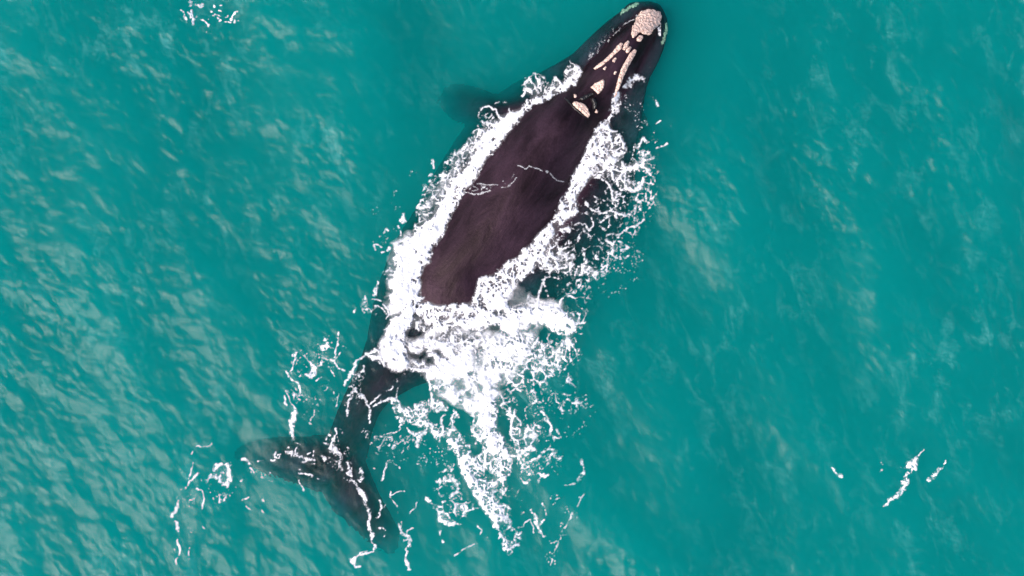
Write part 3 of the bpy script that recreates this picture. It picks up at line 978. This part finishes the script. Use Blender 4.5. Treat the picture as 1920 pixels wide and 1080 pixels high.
f.hole([(936, 700), (948, 698), (950, 712), (938, 716)], .55, 4)
# the wake's tapering tail
f.poly([(884, 790), (905, 800), (950, 830), (960, 862), (958, 890), (952, 912), (958, 940), (952, 965), (962, 985), (978, 1000), (976, 1018), (956, 1036), (944, 1012), (934, 996), (918, 972), (908, 948), (893, 928), (876, 904), (864, 884), (860, 850), (872, 835)], .77, 7)
f.poly([(952, 905), (974, 920), (980, 950), (981, 990), (976, 1022), (958, 1034), (946, 1010), (956, 970)], .38, 6)
f.band([(862, 850), (868, 884), (884, 910), (902, 935), (914, 958), (926, 978), (942, 1005), (954, 1034)], 6, .95)
f.band([(955, 1030), (972, 1018), (978, 998)], 4, .95); f.band([(960, 850), (975, 842), (1000, 838)], 8, .75)
f.hole([(905, 875), (926, 886), (934, 900), (918, 900), (904, 892)], .6, 5)
f.hole([(928, 918), (950, 925), (960, 945), (950, 950), (935, 938)], .45, 5); f.hole([(936, 985), (948, 990), (966, 1000), (958, 1012), (942, 1006)], .55, 4); f.hole([(962, 925), (976, 940), (976, 985), (960, 990)], .4, 4)
f.hole([(945, 960), (952, 950), (953, 962), (947, 966)], .8, 2)
# left lobe of lace below the peduncle
f.poly([(735, 752), (747, 749), (757, 768), (787, 757), (807, 751), (830, 757), (855, 766), (864, 790), (872, 800), (890, 802), (905, 830), (915, 852), (900, 862), (880, 852), (868, 864), (850, 846), (838, 838), (842, 816), (826, 826), (814, 818), (804, 804), (790, 803), (770, 794), (747, 790), (738, 775)], .72, 6)
f.band([(790, 757), (808, 752), (830, 760), (850, 770)], 5, .9); f.band([(757, 770), (780, 765), (800, 770)], 6, .85)
f.band([(845, 825), (856, 840), (866, 862), (880, 885)], 8, 1.0)
f.hole([(856, 788), (870, 786), (884, 800), (888, 812), (868, 816), (856, 806)], .85, 4); f.hole([(872, 820), (892, 816), (896, 826), (876, 830)], .85, 3); f.hole([(880, 840), (900, 828), (903, 846), (888, 856)], .8, 3)
f.hole([(802, 776), (815, 774), (830, 780), (826, 792), (810, 792)], .7, 3); f.hole([(846, 758), (850, 768), (842, 790), (834, 796), (838, 776)], .7, 3); f.hole([(742, 772), (756, 774), (756, 780), (744, 780)], .7, 2); f.hole([(794, 760), (806, 761), (806, 767), (796, 766)], .7, 2)
f.strand([(803, 803), (796, 812), (788, 820), (781, 834)], 8, 1, .1); f.strand([(742, 752), (735, 748), (747, 749)], 6); f.strand([(760, 802), (766, 808), (776, 816)], 4); f.strand([(722, 812), (735, 812), (748, 806), (750, 795)], 4)
f.strand([(746, 728), (744, 742), (753, 765)], 2.5, .8)
# sparse lace and flecks on either side of the tail
f.poly([(700, 800), (790, 808), (850, 840), (862, 900), (800, 900), (750, 880), (695, 880)], .60, 20, 'P')
f.poly([(700, 812), (760, 800), (800, 812), (760, 850), (700, 850)], .24, 16)
f.poly([(812, 905), (850, 893), (862, 922), (890, 945), (868, 978), (842, 984), (816, 966)], .34, 7)
f.strand([(800, 935), (812, 945), (822, 960), (826, 975), (840, 982), (864, 986)], 7, 1, .2); f.strand([(820, 905), (838, 902), (850, 905), (856, 920), (845, 932)], 7, 1, .2); f.strand([(868, 960), (880, 955), (896, 950)], 3); f.strand([(826, 888), (838, 884), (848, 872)], 5); f.strand([(852, 872), (846, 890), (842, 905)], 3)
f.strand([(893, 985), (905, 992), (900, 1000)], 3); f.strand([(855, 1043), (868, 1032), (880, 1025), (895, 1018), (912, 1006)], 4, .9, .4); f.strand([(826, 998), (827, 1012), (830, 1018)], 4)
f.poly([(1020, 720), (1080, 720), (1140, 770), (1120, 800), (1060, 850), (1010, 900), (970, 905), (985, 850), (1010, 800)], .50, 16, 'P')
f.poly([(1020, 730), (1075, 735), (1110, 760), (1075, 790), (1040, 770), (1020, 760)], .24, 12)
f.strand([(1012, 770), (1028, 785), (1036, 800), (1034, 815)], 6); f.strand([(1032, 836), (1040, 820), (1050, 822), (1046, 806)], 5); f.strand([(1010, 858), (1020, 846), (1038, 842), (1042, 848), (1030, 862)], 6); f.strand([(978, 880), (985, 868), (1010, 858)], 6); f.strand([(975, 895), (990, 905), (1000, 895), (1002, 880)], 5)
f.poly([(975, 860), (1050, 840), (1060, 880), (1000, 910), (972, 900)], .36, 10)
f.strand([(979, 985), (985, 977), (995, 975), (1001, 985), (1001, 998)], 2.4, .9, .15); f.strand([(995, 958), (1005, 970), (1010, 985), (1020, 1008)], 6, 1, .2); f.strand([(1018, 945), (1024, 960), (1022, 975), (1014, 982)], 4); f.strand([(1060, 912), (1084, 905), (1092, 885), (1093, 860)], 3, .9, .45)
f.poly([(1030, 920), (1070, 900), (1100, 930), (1080, 985), (1055, 1020), (1040, 1075), (1010, 1075), (1030, 1000)], .52, 14, 'P'); f.strand([(1092, 928), (1080, 950), (1066, 975), (1050, 1000), (1040, 1040), (1030, 1072)], 4, .8, .52); f.strand([(1085, 898), (1090, 888), (1094, 884)], 6)
# beside the peduncle and past the right shoulder
f.strand([(643, 722), (658, 698), (670, 680), (688, 667), (709, 655)], 6, 1, .15); f.strand([(709, 655), (712, 672), (722, 688), (735, 695)], 8, 1, .1); f.strand([(692, 668), (706, 672), (716, 684)], 7, 1, .1)
f.band([(676, 700), (664, 715), (662, 730), (672, 738), (680, 744)], 9, .46); f.band([(660, 738), (653, 752), (651, 770)], 7, .46)
f.strand([(684, 690), (676, 700), (680, 695)], 6); f.strand([(660, 740), (653, 752), (650, 766), (649, 778)], 6, 1, .3); f.strand([(662, 728), (672, 736), (682, 746)], 7, 1, .25)
f.strand([(738, 713), (733, 727), (725, 735)], 4.5); f.strand([(716, 743), (700, 753), (688, 763), (686, 752)], 5, 1, .2); f.strand([(690, 765), (695, 777), (694, 792)], 5, 1, .2); f.strand([(700, 763), (708, 757), (725, 753), (738, 752)], 5.5, 1, .15)
f.poly([(735, 698), (800, 700), (790, 720), (740, 724)], .46, 8, 'P')
f.poly([(1140, 205), (1152, 182), (1165, 196), (1162, 214), (1145, 214)], .74, 5); f.strand([(1177, 164), (1185, 148), (1196, 145), (1208, 149)], 8, 1, .25); f.strand([(1193, 138), (1195, 146), (1186, 152)], 5); f.band([(1156, 178), (1146, 214), (1136, 230), (1120, 245)], 6, .95); f.strand([(1150, 245), (1160, 243), (1166, 248)], 4)
f.poly([(1165, 175), (1230, 165), (1260, 240), (1240, 280), (1190, 275), (1170, 230)], .47, 14, 'P')
f.strand([(1160, 175), (1156, 190), (1150, 204)], 6); f.strand([(1205, 262), (1212, 270)], 7); f.strand([(1230, 186), (1234, 204)], 5); f.strand([(1228, 232), (1240, 228)], 4)
f.poly([(690, 390), (780, 300), (800, 330), (760, 400), (745, 450), (700, 480)], .43, 14, 'P'); f.strand([(748, 422), (749, 440)], 5); f.strand([(720, 434), (724, 425), (728, 430)], 5); f.spot(728, 467, 3.5, 1.1); f.strand([(703, 470), (702, 463), (708, 461), (713, 465)], 3.5); f.strand([(715, 474), (722, 472)], 4)
f.strand([(756, 412), (758, 405), (760, 414)], 8); f.strand([(808, 310), (811, 302), (811, 318)], 3)
f.band([(697, 584), (686, 582), (681, 572), (686, 562)], 6, .62); f.band([(706, 537), (710, 532), (708, 545), (702, 551)], 5, .55); f.strand([(713, 528), (727, 522)], 4); f.strand([(717, 513), (728, 508), (732, 502)], 6); f.strand([(700, 560), (717, 565), (727, 578), (732, 588), (726, 598)], 4.5); f.strand([(702, 575), (716, 578), (725, 586)], 4); f.strand([(664, 585), (668, 578)], 5)
f.poly([(1100, 470), (1210, 460), (1230, 520), (1160, 580), (1110, 620), (1100, 560)], .44, 20, 'P')
f.build('wake_foam', 'white churned foam and lace trailing behind and along the flanks of the whale', 0.012, 0.10)

# ---- threads of foam over the tail flukes and left of the peduncle
g = Foam(440, 610, 790, 1080, 0.9, 3, 0.80)
g.poly([(600, 656), (604, 640), (608, 627), (612, 640), (618, 642), (617, 653), (610, 658)], .93, 3); g.strand([(627, 670), (630, 653), (634, 640), (636, 622)], 6, 1, .3)
g.strand([(570, 668), (582, 680), (586, 686)], 5, 1, .2); g.poly([(571, 702), (580, 695), (585, 683), (593, 687), (607, 672), (609, 680), (596, 689), (593, 700), (582, 709)], .97, 3); g.strand([(605, 671), (627, 677), (635, 688), (645, 695)], 6, 1, .1); g.strand([(628, 676), (635, 664), (638, 660)], 5)
g.band([(558, 660), (556, 675), (548, 690), (560, 698)], 8, .55); g.strand([(557, 662), (554, 680), (545, 693)], 6, 1, .35)
g.strand([(535, 695), (545, 708), (560, 718), (562, 736)], 6, 1, .2); g.band([(553, 742), (564, 742)], 6, .6); g.strand([(534, 734), (543, 748), (548, 758), (557, 768)], 5, 1, .2); g.strand([(532, 743), (538, 760)], 6)
g.poly([(556, 767), (560, 775), (555, 790), (553, 800), (538, 798), (548, 783)], .97, 3); g.strand([(587, 752), (588, 773), (591, 776), (597, 764)], 4); g.strand([(588, 776), (580, 786)], 3); g.strand([(576, 790), (582, 797)], 5); g.strand([(630, 762), (632, 744), (638, 735)], 4); g.strand([(606, 730), (614, 724)], 3); g.strand([(593, 712), (601, 706)], 4); g.strand([(620, 694), (627, 702)], 3)
g.poly([(530, 640), (650, 620), (650, 760), (600, 770), (530, 800)], .42, 20, 'P')
g.strand([(553, 780), (548, 793), (546, 808), (549, 822)], 8, 1, .15); g.strand([(552, 828), (560, 826), (564, 832)], 4)
g.strand([(627, 806), (629, 817), (623, 832), (620, 844)], 6, 1, .1); g.strand([(610, 824), (614, 818), (620, 820)], 4); g.strand([(605, 831), (613, 834)], 6); g.strand([(632, 830), (636, 836)], 4)
g.strand([(620, 842), (634, 847), (638, 857), (634, 863), (640, 872), (644, 882)], 11, 1, .05); g.strand([(652, 866), (656, 877), (659, 890)], 11, 1, .05); g.band([(608, 858), (616, 862)], 6, .75); g.strand([(622, 856), (632, 862)], 5)
g.strand([(539, 847), (549, 849), (557, 854)], 11, 1, .05); g.strand([(556, 850), (555, 842), (558, 838), (562, 842)], 5, 1, .1); g.strand([(537, 840), (541, 836)], 5); g.strand([(564, 858), (573, 858), (580, 863), (592, 863)], 7, 1, .1); g.strand([(568, 866), (575, 864)], 5); g.strand([(508, 862), (518, 862)], 6); g.strand([(517, 846), (517, 855), (524, 858), (527, 850), (522, 852)], 4); g.strand([(506, 852), (514, 853)], 3); g.strand([(588, 848), (590, 856)], 3); g.strand([(576, 852), (582, 851)], 4)
g.strand([(456, 862), (464, 861), (470, 870)], 7, 1, .1); g.strand([(472, 880), (478, 886)], 6); g.strand([(450, 904), (456, 900)], 5); g.strand([(484, 866), (492, 864)], 4)
g.strand([(557, 862), (558, 875), (562, 880)], 4.5); g.strand([(560, 888), (573, 890), (588, 894)], 6, 1, .05); g.strand([(562, 882), (564, 878)], 5); g.strand([(598, 898), (610, 901)], 4); g.strand([(562, 902), (570, 913), (571, 920)], 5); g.strand([(586, 872), (592, 872)], 4)
g.poly([(470, 870), (560, 880), (600, 930), (560, 940), (470, 900)], .44, 16, 'P'); g.poly([(600, 800), (700, 780), (700, 900), (620, 900)], .40, 16, 'P')
g.strand([(660, 902), (673, 918), (684, 933), (687, 951), (696, 964), (693, 978), (696, 993), (698, 1006), (697, 1016)], 8, 1, .05); g.strand([(696, 1016), (703, 1026), (698, 1036), (684, 1037), (671, 1040), (664, 1052), (664, 1062), (678, 1065)], 5, 1, .1); g.spot(661, 1049, 6, 1.0); g.spot(698, 1006, 5, 1.0); g.spot(702, 1026, 4, 1.0); g.strand([(676, 1036), (690, 1034)], 8, .9)
g.strand([(713, 938), (716, 953), (711, 967)], 6, 1, .1); g.strand([(720, 991), (724, 1000), (720, 1007)], 4); g.spot(714, 991, 3, 1.0); g.strand([(678, 880), (681, 892), (676, 902)], 10, .95, .3)
g.strand([(733, 922), (736, 936), (744, 949), (747, 962)], 4, 1, .3); g.strand([(735, 930), (742, 924), (751, 920), (760, 922)], 3.5, 1, .2); g.strand([(749, 984), (756, 1000), (764, 1004), (765, 1022)], 7, 1, .1); g.strand([(754, 1004), (755, 1014), (764, 1010)], 4); g.strand([(761, 1029), (759, 1050), (766, 1069)], 7, 1, .15); g.strand([(773, 987), (766, 998)], 3.5); g.strand([(755, 978), (754, 990)], 3.5)
g.strand([(727, 862), (721, 884), (718, 901)], 6, 1, .1); g.strand([(724, 868), (738, 867), (748, 876)], 3.5); g.strand([(782, 944), (776, 955), (768, 964)], 3.5, 1, .45); g.strand([(724, 945), (722, 952)], 4)
g.build('drifting_foam_threads', 'broken white foam threads drifting over the tail flukes of the whale', 0.012, 0.02)

# ---- the loose patch at the lower left
h = Foam(310, 820, 505, 1080, 0.9, 5, 0.80)
h.strand([(390, 898), (396, 893), (404, 891), (413, 897), (421, 905), (428, 911)], 10, 1, .0); h.strand([(399, 878), (405, 870), (413, 867)], 7, 1, .2); h.band([(424, 872), (430, 880), (431, 898)], 4, .7); h.strand([(424, 872), (430, 884), (430, 900)], 5, 1, .3); h.strand([(412, 884), (419, 886)], 6); h.strand([(432, 930), (438, 922)], 3)
h.strand([(337, 938), (335, 950), (331, 960), (324, 967)], 7, 1, .2); h.strand([(347, 914), (352, 906), (363, 898), (371, 888)], 5.5, 1, .3); h.strand([(353, 898), (358, 882), (365, 867)], 3, .9, .4); h.strand([(368, 914), (380, 920), (383, 934), (378, 952)], 5, 1, .3)
h.strand([(332, 980), (336, 996)], 7, 1, .2); h.strand([(335, 1010), (338, 1030), (334, 1046), (330, 1058)], 5.5, 1, .25); h.strand([(356, 1028), (355, 1046)], 4); h.band([(407, 934), (416, 930), (422, 934)], 8, .55); h.strand([(448, 903), (456, 898)], 5); h.strand([(458, 939), (467, 934)], 5); h.strand([(490, 934), (494, 940), (498, 950)], 5); h.strand([(372, 840), (384, 836), (395, 830)], 5, .9); h.strand([(360, 850), (364, 846)], 3); h.strand([(449, 922), (456, 930)], 3); h.strand([(462, 950), (467, 957)], 4); h.strand([(380, 988), (384, 994)], 4); h.strand([(488, 956), (491, 961)], 4)
h.poly([(345, 880), (440, 860), (440, 940), (380, 960), (330, 960)], .46, 14, 'P'); h.poly([(330, 960), (370, 960), (365, 1060), (325, 1060)], .42, 12, 'P')
h.build('drifting_foam_patch', 'curved white foam crest with dotted trails left of the tail flukes', 0.012, 0.02)

# ---- small breaking crests away from the whale
c = Foam(1640, 838, 1742, 955, 0.8, 7, 0.72)
c.strand([(1732, 843), (1728, 852), (1721, 863)], 4); c.poly([(1702, 862), (1712, 866), (1720, 855), (1728, 872), (1714, 888), (1704, 884)], .80, 4); c.poly([(1700, 886), (1708, 888), (1706, 902), (1698, 918), (1688, 920), (1690, 904)], .82, 3); c.strand([(1704, 888), (1700, 905), (1690, 918)], 9, 1, .1); c.strand([(1684, 924), (1678, 934), (1669, 938)], 12, 1, .1); c.strand([(1663, 944), (1656, 948)], 7, 1, .05); c.strand([(1672, 934), (1662, 944)], 4); c.poly([(1680, 870), (1702, 874), (1698, 884)], .45, 6, 'P'); c.strand([(1692, 876), (1698, 880)], 5, .9)
c.build('breaking_crest', 'ragged white breaking crest, the long one in the open water lower right', 0.012, 0.03, group='small breaking crests')
c = Foam(1732, 856, 1784, 908, 0.8, 8, 0.72)
c.strand([(1772, 864), (1768, 876), (1763, 884)], 5); c.strand([(1763, 880), (1755, 889), (1744, 897), (1741, 899)], 12, 1, .05)
c.build('breaking_crest', 'short white breaking crest just right of the long ragged one', 0.012, 0.03, group='small breaking crests')
c = Foam(1552, 866, 1672, 906, 0.8, 9, 0.72)
c.strand([(1560, 876), (1570, 886), (1581, 892)], 8, 1, .1); c.poly([(1584, 880), (1606, 878), (1606, 900), (1588, 898)], .52, 6, 'P'); c.poly([(1624, 866), (1662, 866), (1660, 884), (1630, 884)], .48, 8, 'P'); c.strand([(1648, 860), (1652, 868)], 6, .9)
c.build('breaking_crest', 'tiny white breaking crest with flecks left of the long ragged one', 0.012, 0.02, group='small breaking crests')
c = Foam(330, 0, 452, 68, 0.7, 10, 0.85)
tl = lambda p: zz(320, 0, 12, p)
c.poly(tl([(455, 190), (520, 185), (535, 250), (530, 330), (560, 390), (500, 380), (540, 470), (540, 560), (490, 565), (480, 450), (420, 370), (340, 350), (400, 280)]), 1.0, 3); c.strand(tl([(430, 20), (440, 80), (470, 115)]), 6); c.strand(tl([(545, 135), (610, 110), (680, 130), (700, 100)]), 6); c.strand(tl([(610, 195), (650, 185)]), 5); c.strand(tl([(335, 440), (370, 400)]), 7); c.strand(tl([(570, 410), (600, 380)]), 5, .8); c.strand(tl([(250, 245), (310, 295)]), 3.5)
c.strand(tl([(655, 445), (710, 430), (790, 510), (845, 590), (840, 620)]), 4.5, 1, .05); c.spot(*tl([(842, 600)])[0], 2.5, 1.1); c.strand(tl([(820, 650), (815, 690), (800, 740)]), 3.5); c.strand(tl([(800, 405), (835, 440)]), 4); c.spot(*tl([(958, 120)])[0], 3, 1.1); c.strand(tl([(880, 245), (920, 243)]), 3.5); c.strand(tl([(930, 330), (980, 355)]), 4); c.strand(tl([(970, 310), (1040, 315)]), 4); c.strand(tl([(1065, 225), (1120, 245)]), 4); c.strand(tl([(1060, 330), (1115, 365)]), 3.5); c.strand(tl([(1030, 380), (1065, 415)]), 3.5)
c.strand(tl([(1210, 385), (1250, 380), (1290, 345)]), 4); c.strand(tl([(1345, 415), (1390, 360), (1440, 310), (1470, 265)]), 4.5, 1, .05); c.spot(*tl([(1350, 415)])[0], 3, 1.1); c.strand(tl([(1210, 475), (1290, 475), (1365, 490)]), 4.5, 1, .05); c.strand(tl([(1430, 420), (1430, 490)]), 4); c.strand(tl([(1485, 215), (1505, 245)]), 4); c.strand(tl([(1485, 460), (1520, 462)]), 3); c.strand(tl([(1120, 90), (1160, 100)]), 3.5); c.spot(*tl([(1105, 470)])[0], 2, 1.0)
c.build('floating_foam_fleck', 'small scattered white foam flecks at the top left of the open water', 0.012, 0.02)

# ---- thin films of water running off the back, and the broken rim along the snout
b_ = Foam(860, 20, 1240, 380, 0.8, 12)
b_.strand([(972, 311), (984, 314), (992, 311), (1004, 317), (1017, 323)], 2.4, .7, .3); b_.strand([(1024, 322), (1044, 336), (1056, 341), (1067, 347)], 2.2, .6, .3); b_.strand([(894, 344), (912, 346), (928, 346), (944, 351), (961, 346), (972, 336)], 2.6, .65, .32); b_.strand([(868, 359), (878, 362), (889, 365), (906, 364), (917, 357)], 3.2, .85, .15); b_.strand([(1070, 328), (1068, 338)], 4, .7)
b_.poly([(872, 356), (895, 346), (925, 348), (915, 358), (890, 364)], .30, 5); b_.strand([(880, 352), (890, 350), (896, 356), (886, 360)], 2.2, .6); b_.strand([(960, 338), (966, 330)], 2.2, .5)
b_.poly([(895, 330), (950, 325), (970, 340), (930, 345), (890, 348)], .40, 10, 'P')
b_.strand([(1197, 29), (1183, 38), (1169, 47), (1155, 60), (1140, 74), (1126, 88), (1113, 99)], 2.6, .75, .48); b_.strand([(1205, 14), (1200, 26), (1190, 34)], 7, .75, .35); b_.strand([(1232, 20), (1240, 34), (1244, 46), (1240, 58)], 6, .6, .45)
b_.band([(1160, 52), (1135, 78), (1108, 100)], 9, .16)
b_.poly([(1195, 34), (1150, 62), (1100, 115), (1080, 120), (1110, 90), (1150, 50)], .45, 10, 'P'); b_.poly([(1210, 95), (1232, 100), (1225, 140), (1205, 145)], .36, 8, 'P')
b_.strand([(1118, 96), (1108, 108), (1096, 120)], 3, .6, .45)
b_.poly([(1183, 12), (1200, 8), (1216, 13), (1240, 26), (1250, 46), (1249, 76), (1238, 72), (1232, 44), (1222, 26), (1200, 24)], .34, 4)
b_.build('foam_film', 'thin white water lines running across the back and snout of the whale', 0.006, 0.0, veil=0.0)
